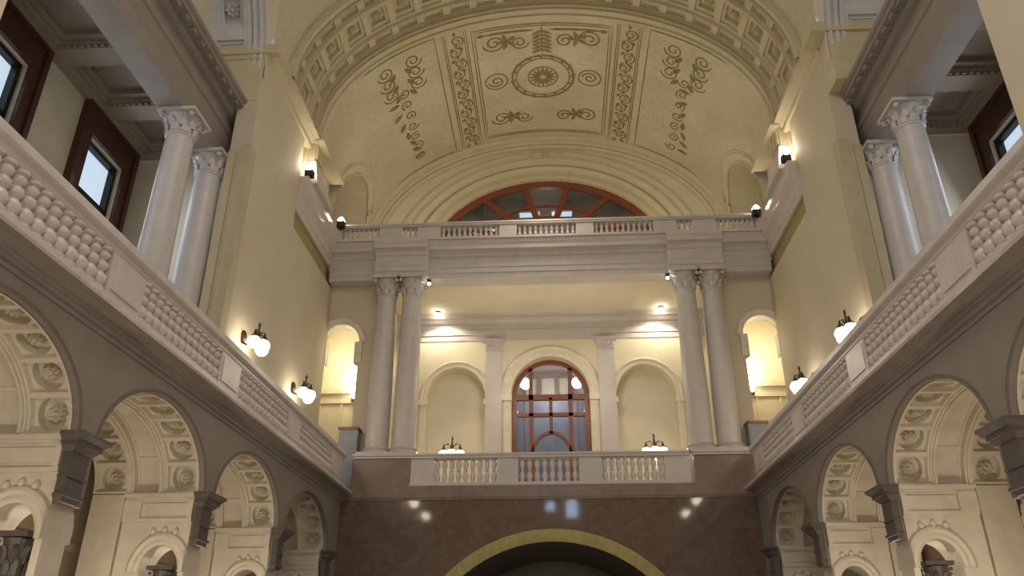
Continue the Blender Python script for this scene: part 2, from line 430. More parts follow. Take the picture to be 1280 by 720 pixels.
    P = lambda u, v, h, X=X, A=A, yc=yc: (X(XW + v), yc + A.at(u, h)[0], 15.6 + A.at(u, h)[1])
    n = 9; us = [(A.L * k / n, A.L * (k + 1) / n) for k in range(n)]
    m = MB(); m.coffers(P, us, [(.50, 1.5)], [(0, 0, 0), (.16, .12, 0), (.16, .12, .07), (.26, .20, .07), (.26, .20, .15), (.34, .28, .15), (.34, .28, .3)], 4)
    for v0, v1, h in ((0, .08, .0), (.08, .16, -.05), (.16, .24, .03), (.24, .34, -.04), (.34, .40, .03), (.40, .50, -.03)):
        m.grid([[P(A.L * k / 40, v, h) for k in range(41)] for v in (v0, v1)])
        m.grid([[P(A.L * k / 40, v0, hh) for k in range(41)] for hh in (-.05, .05)])
    so = struct(m.build('ceiling_side_arch_' + nm, 'cool_stone'))
    for k in range(n): put_rosette(so, P, (us[k][0] + us[k][1]) / 2, 1.0, .30, .24, .2, 'cool_stone')
    m = MB(); bx(m, 8.9, 9.0, 7.5, 16.5, 14.3, 20.0); struct(m.build('wall_lunette_' + nm, 'cream_plaster'))

# ---- vault
VA, VB, VZ = 7.10, 4.85, 16.55
V = Arc(VA, VB)
def theta0(y, yc, a, b, zc):
    q = 1 - ((y - yc) / a) ** 2
    z = zc + b * math.sqrt(q) if q > 0 else -9
    return max(0.0, math.asin(min(.98, max(0, (z - VZ) / VB))))
def barrel(mb, ys, pen, h=0.0, n=48, a=VA, b=VB):
    rows = []
    for y in ys:
        t0 = theta0(y, *pen); rows.append([(CX + (a + h) * math.cos(t0 + (PI - 2 * t0) * k / n), y, VZ + (b + h) * math.sin(t0 + (PI - 2 * t0) * k / n)) for k in range(n + 1)])
    return mb.grid(rows)
Y_A, Y_B, Y_L = 17.1, 20.0, 27.3
penF = (24.75, 2.2, 3.0, 15.0)
m = MB(); ys = [Y_B + (Y_L - Y_B) * k / 44 for k in range(45)]
barrel(m, ys, penF)
struct(m.build('ceiling', 'painted_vault', smooth=True))
for s, nm in ((-1, 'left'), (1, 'right')):      # side penetrations and their lunettes
    m = MB(); rows = []
    for k in range(33):
        t = PI * k / 32; y = penF[0] + penF[1] * math.cos(t); z = penF[3] + penF[2] * math.sin(t)
        t0 = theta0(y, *penF); x0 = VA * math.cos(t0) if z > VZ else XW - .2
        rows.append([(CX + s * x0, y, z), (CX + s * 9.0, y, z)])
    m.grid(rows); struct(m.build('ceiling_lunette_' + nm, 'painted_vault', smooth=True))
    m = MB()
    for e, rr in ((0, .05), (.32, .025), (.42, .025)):
        pts = []
        for k in range(3, 30):
            t = PI * k / 32; y = penF[0] + (penF[1] + e) * math.cos(t); z = penF[3] + (penF[2] + e) * math.sin(t)
            if z < VZ + .1 or y > Y_L: continue
            t0 = math.asin(min(.98, (z - VZ) / VB)); pts.append((CX + s * (VA - .01) * math.cos(t0), y, z))
        m.tube(pts, rr, 6)
    struct(m.build('trim_26' if s < 0 else 'trim_27', 'vault_trim', smooth=True))
    m = MB(); F = lambda y, z, d, s=s: (CX + s * (8.95 - d), y, z)
    m.box(*sorted((CX + s * 9.0, CX + s * 9.2)), 19.6, 27.3, 14.86, 18.6)
    arch_mould(m, F, penF[0], penF[3] - .1, 1.6, 2.2, [(0, 0), (0, .12), (.12, .16), (.3, .12), (.34, 0)])
    arch_mould(m, F, penF[0], penF[3] - .1, 1.1, 1.6, [(0, 0), (0, .06), (.1, .1), (.2, .06), (.24, 0)])
    struct(m.build('wall_third_level_' + nm, 'tan_plaster'))
    m = MB(); m.box(*sorted((CX + s * XW, CX + s * 9.2)), 19.6, 27.3, Z_EN1 - .1, Z_EN1 - .02); struct(m.build('floor_third_level_' + nm, 'pale_marble'))
# transverse coffered arch
P = lambda u, v, h: (CX + V.at(u, h)[0], v, VZ + V.at(u, h)[1])
m = MB()
n = 21; us = [(V.L * k / n, V.L * (k + 1) / n) for k in range(n)]
m.coffers(P, us, [(Y_A + .34, Y_A + .72)], [(0, 0, 0), (.12, .05, 0), (.12, .05, .08), (.2, .11, .05), (.2, .11, .09)], 3)
m.coffers(P, us, [(Y_A + .80, Y_A + 1.85)], [(0, 0, 0), (.10, .12, 0), (.10, .12, .08), (.19, .25, .08), (.19, .25, .2), (.22, .29, .2)], 3)
m.coffers(P, us, [(Y_A + 1.93, Y_A + 2.31)], [(0, 0, 0), (.12, .05, 0), (.12, .05, .08), (.2, .11, .05), (.2, .11, .09)], 3)
for v0, v1, h in ((0, .12, -.10), (.12, .24, -.04), (.24, .34, 0), (.72, .80, -.03), (1.85, 1.93, -.03), (2.31, 2.45, 0), (2.45, 2.62, -.02), (2.62, 2.90, -.04)):
    m.grid([[P(V.L * k / 80, Y_A + v, h) for k in range(81)] for v in (v0, v1)])
    m.grid([[P(V.L * k / 80, Y_A + v0, hh) for k in range(81)] for hh in (-.10, .14 if v0 == 0 else .03)])
m.grid([[P(V.L * k / 80, Y_B, hh) for k in range(81)] for hh in (-.10, .05)])
coffer_arch = MB.build(m, 'ceiling_transverse_arch', 'vault_trim'); struct(coffer_arch)
for u0, u1 in us: put_rosette(coffer_arch, P, (u0 + u1) / 2, Y_A + 1.325, .20, .17, .12, 'vault_trim')
# near vault bay with the side arches cutting in
penN = (12.0, 4.05, 3.9, 15.6)
m = MB(); barrel(m, [7.0 + (Y_A - 7.0) * k / 60 for k in range(61)], penN, .10)
struct(m.build('ceiling_near', 'painted_vault', smooth=True))
for s, nm in ((-1, 'left'), (1, 'right')):
    m = MB(); rows = []
    for k in range(41):
        t = PI * k / 40; y = 12.0 + 4.05 * math.cos(t); z = 15.6 + 3.9 * math.sin(t); t0 = theta0(y, *penN)
        x0 = (VA + .1) * math.cos(t0) if z > VZ else XW - .02
        rows.append([(CX + s * x0, y, z), (CX + s * XW, y, z)])
    m.grid(rows); struct(m.build('ceiling_near_groin_' + nm, 'cream_plaster', smooth=True))
# painted lines, scrolls and frames on the vault (thin raised paint/stucco)
orn = MB()
PV = lambda u, v: P(u, v, -.012)
def ribbon(pts, w):
    rows = []
    for i, (a, b) in enumerate(pts):
        a0, b0 = pts[max(i - 1, 0)]; a1, b1 = pts[min(i + 1, len(pts) - 1)]
        d = math.hypot(a1 - a0, b1 - b0) or 1; nx, ny = -(b1 - b0) / d, (a1 - a0) / d
        ww = w * (1 if 0 < i < len(pts) - 1 else .4)
        rows.append([PV(a + nx * ww, b + ny * ww), PV(a - nx * ww, b - ny * ww)])
    orn.grid(rows)
def line(a, b, w=.03, n=10): ribbon([(a[0] + (b[0] - a[0]) * k / n, a[1] + (b[1] - a[1]) * k / n) for k in range(n + 1)], w)
def spiral(c, r, t0, turns, sg=1, w=.035, n=26):
    ribbon([(c[0] + r * (1 - .85 * k / n) * math.cos(t0 + sg * turns * 2 * PI * k / n), c[1] + r * (1 - .85 * k / n) * math.sin(t0 + sg * turns * 2 * PI * k / n)) for k in range(n + 1)], w)
def leaf(c, ang, l, w):
    ribbon_pts = [(c[0] + l * k / 5 * math.cos(ang), c[1] + l * k / 5 * math.sin(ang)) for k in range(6)]
    rows = []
    for k, (a, b) in enumerate(ribbon_pts):
        ww = w * math.sin(PI * (k + .3) / 5.6); rows.append([PV(a - ww * math.sin(ang), b + ww * math.cos(ang)), PV(a + ww * math.sin(ang), b - ww * math.cos(ang))])
    orn.grid(rows)
def ring(c, r, w=.03, n=32): ribbon([(c[0] + r * math.cos(2 * PI * k / n), c[1] + r * math.sin(2 * PI * k / n)) for k in range(n + 1)], w)
Lm = V.L / 2
y0, y1 = Y_B + .25, Y_L - .55
for sg in (-1, 1):
    ub = Lm + sg * 3.05                          # ornamental band either side of the middle panel
    for off in (-.42, -.34, .34, .42): line((ub + off, y0), (ub + off, y1), .022, 4)
    k = 0; y = y0 + .45
    while y < y1 - .3:
        spiral((ub - .06 * (-1) ** k, y), .26, PI / 2 * (-1) ** k, 1.6, (-1) ** k, .03)
        leaf((ub + .1, y + .3), .9, .22, .07); leaf((ub - .1, y + .3), 2.2, .22, .07); leaf((ub, y - .25), -PI / 2, .2, .06)
        y += .56; k += 1
    um = Lm + sg * 5.2                           # outer panels
    y = y0 + .5
    for q in range(3):
        yy = y0 + .6 + q * .55
        for g in (-1, 1):
            spiral((um + g * .55, yy), .34, 0 if g > 0 else PI, 1.7, g, .03); leaf((um + g * .2, yy + .2), PI / 2 - g * .6, .4, .1)
    for yy in (y0, y1):
        line((ub + sg * .7, yy), (um + sg * 1.4, yy), .025)
    line((ub + sg * .7, y0), (ub + sg * .7, y1), .022, 4)
    for q in range(7):                           # leafy crown above each lunette
        aa = PI * q / 6
        leaf((um + sg * .35, 22.6 + .55 * q), aa, .45, .10)
        spiral((um + sg * .05, 22.2 + q * .62), .24, q, 1.4, (-1) ** q, .03)
# middle panel
for off in (.0, .10): 
    line((Lm - 2.45 + off, y0 + .2 + off), (Lm + 2.45 - off, y0 + .2 + off), .022); line((Lm - 2.45 + off, y1 - .2 - off), (Lm + 2.45 - off, y1 - .2 - off), .022)
    line((Lm - 2.45 + off, y0 + .2 + off), (Lm - 2.45 + off, y1 - .2 - off), .022, 4); line((Lm + 2.45 - off, y0 + .2 + off), (Lm + 2.45 - off, y1 - .2 - off), .022, 4)
for r, w in ((1.15, .05), (1.0, .03), (.55, .03)): ring((Lm, 23.2), r, w)
for q in range(16):
    a = 2 * PI * q / 16; leaf((Lm + 1.02 * math.cos(a), 23.2 + 1.02 * math.sin(a)), a + .7, .26, .07); leaf((Lm + .1 * math.cos(a), 23.2 + .1 * math.sin(a)), a, .42, .06)
for sx in (-1, 1):
    for yy in (21.2, 25.4):
        spiral((Lm + sx * 1.7, yy), .42, 0, 1.8, sx, .035); spiral((Lm + sx * .8, yy + .1), .34, PI, 1.7, -sx, .035)
        for q in range(5): leaf((Lm + sx * 1.25, yy), q * 1.26, .4, .08)
    line((Lm + sx * .3, 20.75), (Lm + sx * 2.0, 20.75), .05); leaf((Lm + sx * 2.0, 20.75), PI if sx < 0 else 0, .3, .08)
    ring((Lm + sx * 1.75, 23.2), .42, .03); spiral((Lm + sx * 1.75, 23.2), .3, 0, 1.5, sx, .035)
line((Lm, 20.6), (Lm, 21.9), .035)
for q in range(6): leaf((Lm, 20.8 + .18 * q), .5, .4, .07); leaf((Lm, 20.8 + .18 * q), PI - .5, .4, .07)
struct(orn.build('trim_15', 'vault_paint'))
# arch over the lunette wall: moulded rings on the vault end
FL = lambda x, z, d: (x, Y_L + d, z)
m = MB()
arch_mould(m, FL, CX, VZ, VA - .42, VB - .42, [(0, 0), (0, -.18), (.08, -.24), (.16, -.20), (.22, -.28), (.34, -.30), (.40, -.42), (.44, -.42), (.44, 0)], n=64)
struct(m.build('trim_16', 'vault_trim', smooth=True))
# ---- lunette wall
WA, WB, WZ = 4.75, 3.75, 15.75
m = MB(); arched_wall(m, FL, CX - 8.6, CX + 8.6, 14.6, 21.6, .4, [(CX, WA, WB, WZ, 14.6)], n=48)
struct(m.build('wall_lunette', 'cream_plaster'))
m = MB()
arch_mould(m, FL, CX, WZ, WA + .0, WB + .0, [(0, .1), (0, -.06), (.12, -.10), (.3, -.04), (.42, -.04), (.56, -.14), (.68, -.08), (.72, 0)], n=56, leg=.8)
arch_mould(m, FL, CX, WZ, WA + 1.05, WB + 1.0, [(0, 0), (.02, -.05), (.10, -.05), (.12, 0)], n=56, leg=.8)
arch_mould(m, FL, CX, WZ, WA + 1.4, WB + 1.3, [(0, 0), (.02, -.05), (.10, -.05), (.12, 0)], n=56, leg=.8)
for sx in (-1, 1):
    m.box(*sorted((CX + sx * .75, CX + sx * .5)), Y_L - .06, Y_L, WZ + WB + 1.0, WZ + WB + 1.35)
m.lathe((CX, Y_L - .02, WZ + WB + 1.2), [(.18, -.02), (.18, .02)], 12)
struct(m.build('trim_17', 'vault_trim', smooth=True))
# lit room behind the lunette window
m = MB(); m.box(-5.5, 6, 29.6, 29.7, 14, 20); m.box(-5.5, 6, 27.7, 29.7, 19.9, 20); struct(m.build('wall_attic', 'rear_room'))

# ---- end loggia: floor to soffit
Z_SOF = 13.42
m = MB(); m.box(-5.7, 6.05, 24.1, 27.4, Z_SOF, Z_SOF + .2); struct(m.build('ceiling_loggia', 'cream_plaster'))
Y_BK = 27.3
niche = [(CX - 3.44, 1.08, 1.22, 10.15, 6.05), (CX + 3.44, 1.08, 1.22, 10.15, 6.05)]
m = MB(); FB = lambda x, z, d: (x, Y_BK + d, z)
arched_wall(m, FB, CX - 5.9, CX + 5.9, 6.05, Z_SOF, .7, niche + [(CX, 1.42, 1.46, 10.3, 6.05)], n=32)
struct(m.build('wall_loggia', 'yellow_plaster'))
m = MB(); m.box(CX - 4.8, CX - 2.1, 27.95, 28.1, 6.05, 12); m.box(CX + 2.1, CX + 4.8, 27.95, 28.1, 6.05, 12)
struct(m.build('wall_niche', 'cream_plaster'))
m = MB()
prof = [(0, -.12), (-.07, -.12), (-.10, -.06), (-.05, 0), (-.05, .10), (0, .10)]
for c, hw, rise, sp, _ in niche:
    arch_mould(m, FB, c, sp, hw, rise, [(0, .1), (0, -.03), (.05, -.06), (.14, -.04), (.2, -.10), (.26, -.05), (.28, 0)], n=40)
    for sx in (-1, 1): m.box(*sorted((c + sx * (hw - .06), c + sx * (hw + .34))), Y_BK - .12, Y_BK + .3, sp - .22, sp); m.box(*sorted((c + sx * (hw - .02), c + sx * (hw + .22))), Y_BK - .06, Y_BK + .2, 6.05, sp - .22)
arch_mould(m, FB, CX, 10.3, 1.42, 1.46, [(0, .1), (0, -.02), (.08, -.05), (.24, -.03), (.34, -.12), (.42, -.06), (.46, 0)], n=48)
for sx in (-1, 1): m.box(*sorted((CX + sx * 1.40, CX + sx * 1.78)), Y_BK - .12, Y_BK + .3, 10.06, 10.3); m.box(*sorted((CX + sx * 1.43, CX + sx * 1.7)), Y_BK - .05, Y_BK + .2, 6.05, 10.06)
struct(m.build('trim_18', 'cream_stone', smooth=True))
prof = [(0, 12.42), (.03, 12.42), (.03, 12.62), (.07, 12.64), (.07, 12.84), (.03, 12.88), (.03, 13.06), (.12, 13.1), (.18, 13.2), (.28, 13.24), (.28, 13.34), (.34, Z_SOF), (0, Z_SOF)]
m = MB(); m.extrude(prof, CX - 5.75, CX + 5.75, lambda r, p, q: (r, Y_BK - p, q)); struct(m.build('trim_19', 'column_stone'))
for s in (-1, 1):
    nm = 'left' if s < 0 else 'right'
    m = MB(); m.box(*sorted((CX + s * 5.75, CX + s * 5.95)), 24.1, 27.3, 6.05, Z_SOF); struct(m.build('wall_loggia_side_' + nm, 'yellow_plaster'))
    FE = lambda x, z, d, s=s: (CX + s * x, 24.0 + d, z)
    m = MB(); arched_wall(m, FE, 5.55, 7.6, 6.05, Z_SOF + .1, .35, [(6.92, .62, .66, 11.15, 6.05)], n=28)
    struct(m.build('wall_end_' + nm, 'tan_plaster'))
    m = MB(); arch_mould(m, FE, 6.92, 11.15, .62, .66, [(0, .2), (0, -.02), (.05, -.06), (.14, -.05), (.2, -.1), (.25, 0)], n=30)
    for sx in (-1, 1):
        a, b = sorted((CX + s * (6.92 + sx * .50), CX + s * (6.92 + sx * .74))); b = min(b, CX + 7.39); a = max(a, CX - 7.39)
        m.box(a, b, 23.90, 24.3, 10.72, 11.15); m.box(a, b, 23.93, 24.3, 10.42, 10.72)
    struct(m.build('trim_20' if s < 0 else 'trim_21', 'cream_stone', smooth=True))
    # vestibule behind the side arch
    m = MB(); a, b = sorted((CX + s * 5.95, CX + s * 8.6)); m.box(a, b, 26.6, 26.8, 6.05, 13.3); m.box(*sorted((CX + s * 8.5, CX + s * 8.7)), 24.3, 26.7, 6.05, 13.3); m.box(a, b, 24.36, 26.7, 13.2, 13.4)
    m.box(a, b, 26.45, 26.6, 10.2, 10.42); m.box(a, b, 26.52, 26.6, 9.85, 10.0); m.box(*sorted((CX + s * 8.36, CX + s * 8.5)), 24.3, 26.6, 10.2, 10.42)
    for k in range(3): m.box(a + .35 + .8 * k, a + .42 + .8 * k, 26.55, 26.6, 6.05, 9.85)
    struct(m.build('wall_vestibule_' + nm, 'yellow_plaster'))
# entablature across the end, breaking forward over the column pairs
m = MB()
prof = [(.0, 13.20), (.0, 13.37), (.04, 13.39), (.04, 13.55), (.08, 13.59), (.08, 13.65), (.0, 13.66), (.0, 13.94), (.10, 14.00), (.10, 14.07), (.20, 14.13), (.34, 14.17), (.34, 14.30), (.42, 14.39), (.42, 14.50), (-.8, 14.50), (-.8, 13.20)]
m.extrude(prof, CX - XW, CX + XW, lambda r, p, q: (r, 23.50 - p * .8, q))
for s in (-1, 1): m.extrude(prof, CX + s * 4.0, CX + s * 5.8, lambda r, p, q: (r, 23.26 - p * .8, q))
struct(m.build('trim_22', 'column_stone'))
struct(MB().box(CX - 8.6, CX + 8.6, 23.6, 27.3, 14.4, 14.48).build('floor_attic', 'pale_marble'))
# room behind the central door: pale walls, dark beam, blue-grey lower wall
m = MB(); m.box(CX - 3, CX + 3, 31.4, 31.5, 6.05, 14); m.box(CX - 3, CX - 2.9, 28, 31.4, 6.05, 14); m.box(CX + 2.9, CX + 3, 28, 31.4, 6.05, 14); m.box(CX - 3, CX + 3, 28, 31.5, 13.2, 13.4)
struct(m.build('wall_inner_room', 'rear_room'))
m = MB(); m.box(CX - 2.9, CX + 2.9, 31.2, 31.4, 6.05, 11.2); struct(m.build('wall_inner_dado', 'blue_panel'))
m = MB(); m.box(CX - 2.9, CX + 2.9, 31.15, 31.4, 12.3, 12.5)
for k in range(8): m.box(CX - 2.5 + .66 * k, CX - 2.35 + .66 * k, 31.18, 31.4, 11.4, 12.3)
struct(m.build('trim_23', 'dark_wood'))

# ================================================================== THINGS
ORD = ['nearest', 'second', 'third', 'farthest']
SIDE = {-1: 'left', 1: 'right'}
# ---- coffered linings of the arcade arches
LA = Arc(ARCH_A - .01, ARCH_B - .01)
def arch_lining():
    t = thing('coffered_arch', (0, 0, 0), '', 'arch')
    Pl = lambda u, v, h: (-v, LA.at(u, h)[0], LA.at(u, h)[1])
    n = 9; us = [(LA.L * k / n, LA.L * (k + 1) / n) for k in range(n)]
    rings = [(0, 0, 0), (.045, .04, 0), (.055, .05, .025), (.09, .085, .025), (.10, .095, .10)]
    ros = None
    for nm, v0, v1 in (('front_coffers', .09, .70), ('rear_coffers', 1.38, 2.02)):
        m = MB()
        for ua, ub_ in us: round_coffer(m, Pl, ua, ub_, v0, v1, .215, .20)
        o = m.build(nm, 'cream_stone', t)
        for k in range(n):
            u = (us[k][0] + us[k][1]) / 2; v = (v0 + v1) / 2
            p = Vector(Pl(u, v, .20)); q = Vector(Pl(u, v, .0)); e = Vector(Pl(u, v + .1, .20))
            N = (q - p).normalized(); X = (e - p).normalized(); Y = N.cross(X)
            if ros is None:
                mb = MB(); rosette_mesh(mb, .135, .13); ros = mb.build('rosette', 'cream_stone', o, smooth=True); r = ros
            else: r = ros.copy(); COL.objects.link(r); r.parent = o
            r.matrix_local = Matrix((X, Y, N)).transposed().to_4x4(); r.location = p
    m = MB()
    br = [0, .125, .5, .875, 1]
    m.coffers(Pl, [(LA.L * a, LA.L * b) for a, b in zip(br, br[1:])], [(.80, 1.26)], [(0, 0, .09), (.03, .03, .09), (.04, .04, .115)], 14)
    m.build('middle_band', 'cream_stone', t)
    m = MB()
    for v0, v1 in ((.70, .80), (1.26, 1.38)):
        for a, b, h in ((v0, v0 + .03, -.03), (v0 + .03, v1 - .03, -.07), (v1 - .03, v1, -.03)):
            m.grid([[Pl(LA.L * k / 48, v, h) for k in range(49)] for v in (a, b)])
            for v in (a, b): m.grid([[Pl(LA.L * k / 48, v, hh) for k in range(49)] for hh in (h, .11)])
    m.build('rib', 'cream_stone', t, smooth=True)
    return t
lin = arch_lining(); first = True
for s in (-1, 1):
    for i, y in enumerate(YC):
        t = lin if first else copy_tree(lin); first = False
        t.location = (s * 6, y, SPR); t.rotation_euler = (0, 0, 0 if s < 0 else PI)
        d = ['cut off by the frame edge', 'brightly lit and widest in view', 'mid-sized, beyond the widest one', 'smallest, in shadow'][i]
        tag(t, 'cream coffered arch lining with carved roses in %s arcade, %s' % (SIDE[s], d), 'arch', 'coffered arch linings of the side arcades')

# ---- arcade piers: passage arch, panelled impost, rear pilaster, dark corbel cap
def corinthian(mb, c, r, h, n=8):
    """bell, leaves, volutes and abacus; c = centre of the neck, r = neck radius"""
    mb.lathe(c, [(r * 1.08, 0), (r * 1.12, .03 * h), (r * 1.02, .06 * h), (r * 1.0, .3 * h), (r * 1.08, .6 * h), (r * 1.3, .86 * h)], 20)
    for row, (z0, hh, out, off) in enumerate(((.05, .42, .24, 0), (.30, .48, .36, .5))):
        for k in range(n):
            a = 2 * PI * (k + off) / n; rows = []
            for j in range(6):
                f = j / 5; rr = r * (1.04 + .12 * f) + (out * r * max(0, f - .55) / .45); z = h * (z0 + hh * (f if f < .85 else .85 - (f - .85)))
                w = r * .36 * math.sin(PI * (.25 + .7 * f))
                rows.append([(c[0] + rr * math.cos(a) - w * math.sin(a), c[1] + rr * math.sin(a) + w * math.cos(a), c[2] + z), (c[0] + (rr + .03) * math.cos(a), c[1] + (rr + .03) * math.sin(a), c[2] + z), (c[0] + rr * math.cos(a) + w * math.sin(a), c[1] + rr * math.sin(a) - w * math.cos(a), c[2] + z)])
            mb.grid(rows)
    for k in range(4):
        a = PI / 4 + k * PI / 2; R = r * 1.62
        mb.sphere((c[0] + R * math.cos(a), c[1] + R * math.sin(a), c[2] + h * .78), r * .22, 8, 6)
    w = r * 1.5
    mb.box(c[0] - w, c[0] + w, c[1] - w, c[1] + w, c[2] + h * .88, c[2] + h)
def pier():
    t = thing('arcade_pier', (0, 0, 0), '', 'pier')
    FP = lambda d, z, q: (-d, -.25 + q, z)
    m = MB(); arched_wall(m, FP, .11, 1.36, 0, 3.78, .5, [(.56, .35, .44, 2.97, 0)], n=24)
    m.build('pier_body', 'cream_stone', t)
    m = MB()
    for F2 in ((lambda d, z, q: (-max(d, .105), -.25 + q, z)), (lambda d, z, q: (-max(d, .105), .25 - q, z))):
        arch_mould(m, F2, .56, 2.97, .35, .44, [(0, .05), (0, -.04), (.05, -.07), (.10, -.05), (.15, -.09), (.20, -.06), (.22, .02)], n=28)
        for k in range(3):
            m.sphere(F2(.56 + .2 * (k - 1), 3.63 + .03 * (k % 2), -.02), .055, 8, 6)
    m.build('archivolt', 'cream_stone', t, smooth=True)
    m = MB(); m.box(-1.36, -.11, -.25, .25, 3.78, 4.29)
    for sy in (-1, 1):
        m.box(-1.36, -.11, *sorted((sy * .25, sy * .29)), 3.80, 3.86); m.box(-1.36, -.11, *sorted((sy * .25, sy * .29)), 4.18, 4.22); m.box(-1.38, -.11, *sorted((sy * .25, sy * .33)), 4.22, 4.29)
        m.box(-1.36, -1.05, *sorted((sy * .25, sy * .31)), 3.86, 4.18); m.box(-.2, -.11, *sorted((sy * .25, sy * .31)), 3.86, 4.18)
        m.box(-1.02, -.2, *sorted((sy * .25, sy * .275)), 3.92, 4.12)
    m.build('impost_panel', 'cream_stone', t)
    m = MB(); m.box(-2.03, -1.42, -.22, .22, 0, 4.29); m.box(-1.44, -1.34, -.12, .12, 0, 4.29); m.box(-2.05, -1.40, -.25, .25, 0, .3)
    m.build('rear_pilaster', 'cream_stone', t)
    return t
def corbel():
    t = thing('corbel_cap', (0, 0, 0), '', 'corbel')
    W = .20; m = MB()
    m.box(0.0, .12, -W, W, 3.50, 4.02); m.box(0, .14, -W - .02, W + .02, 3.70, 3.73); m.build('block', 'dark_stone', t)
    m = MB(); m.frustum((0, .10, -W + .03, W - .03), (0, .13, -W - .02, W + .02), 3.40, 3.46); m.box(0, .15, -W - .03, W + .03, 3.46, 3.50); m.build('foot', 'dark_stone', t)
    m = MB(); m.frustum((0, .13, -W - .02, W + .02), (0, .2, -W - .09, W + .09), 4.02, 4.10); m.box(0, .22, -W - .10, W + .10, 4.10, 4.15); m.frustum((0, .22, -W - .1, W + .1), (0, .29, -W - .16, W + .16), 4.15, 4.21); m.box(0, .30, -W - .17, W + .17, 4.21, 4.26); m.build('cornice', 'dark_stone', t)
    return t
PY = [6.02, 10.08, 14.12, 18.18, 22.10]
P0 = pier(); first = True
desc = ['nearest', 'left of the widest bright arch', 'between two bright arches', 'before the shadowed arch', 'against the brown marble wall']
K0 = corbel()
for s in (-1, 1):
    for i, y in enumerate(PY):
        if i == 0 : continue
        t = P0 if first else copy_tree(P0); first = False
        t.location = (s * 6, y, 0); t.rotation_euler = (0, 0, 0 if s < 0 else PI)
        dd = desc[i] if s < 0 else desc[i].replace('left of', 'right of')
        tag(t, 'cream stone pier with small passage arch, %s arcade, %s' % (SIDE[s], dd), 'pier', 'arcade piers')
        k = K0 if (s, i) == (-1, 1) else copy_tree(K0)
        k.location = (s * 5.992, y - .24, 0); k.rotation_euler = (0, 0, 0 if s < 0 else PI)
        tag(k, 'dark stepped corbel cap on %s arcade wall, %s' % (SIDE[s], dd), 'corbel', 'dark corbel caps')
def dark_column():  # added dark columns stand in for the shade inside the passage arches
    t = thing('shade_column', (0, 0, 0), '', 'column')
    m = MB(); m.box(-.24, .24, -.24, .24, 0, .15); m.lathe((0, 0, 0), [(.23, .15), (.24, .2), (.19, .27), (.17, .3), (.17, 1.2), (.15, 2.52)], 18)
    m.build('shaft', 'dark_stone', t, smooth=True)
    m = MB(); corinthian(m, (0, 0, 2.52), .15, .56); m.build('capital', 'dark_stone', t)
    return t
dc = dark_column(); first = True
for s in (-1, 1):
    for i, y in enumerate(PY[1:4]):
        t = dc if first else copy_tree(dc); first = False
        t.location = (s * 6.56, y, 0)
        tag(t, 'dark leafy-capital column added as passage-arch shade, %s arcade, pier %s' % (SIDE[s], desc[i + 1] if s < 0 else desc[i + 1].replace('left of', 'right of')), 'column', 'dark shade columns')

# ---- balustrades
def baluster_mesh(h, r, name, m, parent, n=14, three=False):
    prof = [(r * .95, 0), (r * .95, .05), (r * .6, .07), (r * .75, .11), (r * 1.0, .22), (r * .95, .31), (r * .55, .40), (r * .45, .43), (r * .75, .47), (r * .9, .55), (r * .78, .62), (r * .48, .67), (r * .42, .69), (r * .72, .74), (r * .84, .81), (r * .72, .87), (r * .5, .90), (r * .88, .94), (r * .9, 1.0)] if three else [(r * .95, 0), (r * .95, .05), (r * .55, .07), (r * .62, .11), (r * .95, .20), (r * 1.0, .27), (r * .85, .36), (r * .50, .44), (r * .45, .465), (r * .72, .48), (r * .75, .50), (r * .72, .52), (r * .45, .535), (r * .50, .56), (r * .85, .66), (r * .98, .76), (r * .9, .83), (r * .58, .90), (r * .52, .93), (r * .9, .95), (r * .95, 1.0)]
    mb = MB(); mb.lathe((0, 0, 0), [(a, b * h) for a, b in prof], n)
    o = mb.build(name, m, None, smooth=True, auto=50); o.parent = parent; return o
PED = [(1.52, 2.45), (5.5, 6.45), (9.55, 10.50), (13.52, 14.48), (17.5, 18.42), (21.35, 22.40)]
for s in (-1, 1):
    t = thing('balustrade', (s * 5.98, 12, 6.06), 'long pale marble balustrade with fat balusters along the %s gallery' % SIDE[s], 'balustrade', 'long gallery balustrades')
    Fb = lambda r, p, q, s=s: (s * (6.0 - p), r, q)
    m = MB(); m.extrude([(-.18, 6.06), (.16, 6.06), (.16, 6.16), (.12, 6.19), (.12, 6.24), (-.14, 6.24)], 1.5, 22.6, Fb); m.build('plinth', 'pale_marble', t)
    m = MB(); m.extrude([(-.14, 6.87), (.08, 6.87), (.10, 6.91), (.10, 6.95), (.15, 6.99), (.17, 7.02), (.17, 7.10), (.14, 7.13), (.14, 7.16), (-.20, 7.16), (-.20, 7.0)], 1.5, 22.6, Fb); m.build('rail', 'pale_marble', t)
    for a, b in PED:
        m = MB(); m.box(*sorted((s * 6.12, s * 5.90)), a, b, 6.24, 6.87)
        m.box(*sorted((s * 5.90, s * 5.878)), a + .08, b - .08, 6.32, 6.80); m.build('pedestal', 'pale_marble', t)
    b0 = None
    for (a0, a), (b, b1) in zip(PED, PED[1:]):
        for k in range(13):
            y = a + (b - a) * (k + .5) / 13
            if b0 is None: b0 = o = baluster_mesh(.63, .122, 'baluster', 'pale_marble', t, three=True)
            else: o = b0.copy(); COL.objects.link(o); o.parent = t
            o.location = (s * (6.0 - .01) - s * 5.98, y - 12, .18)
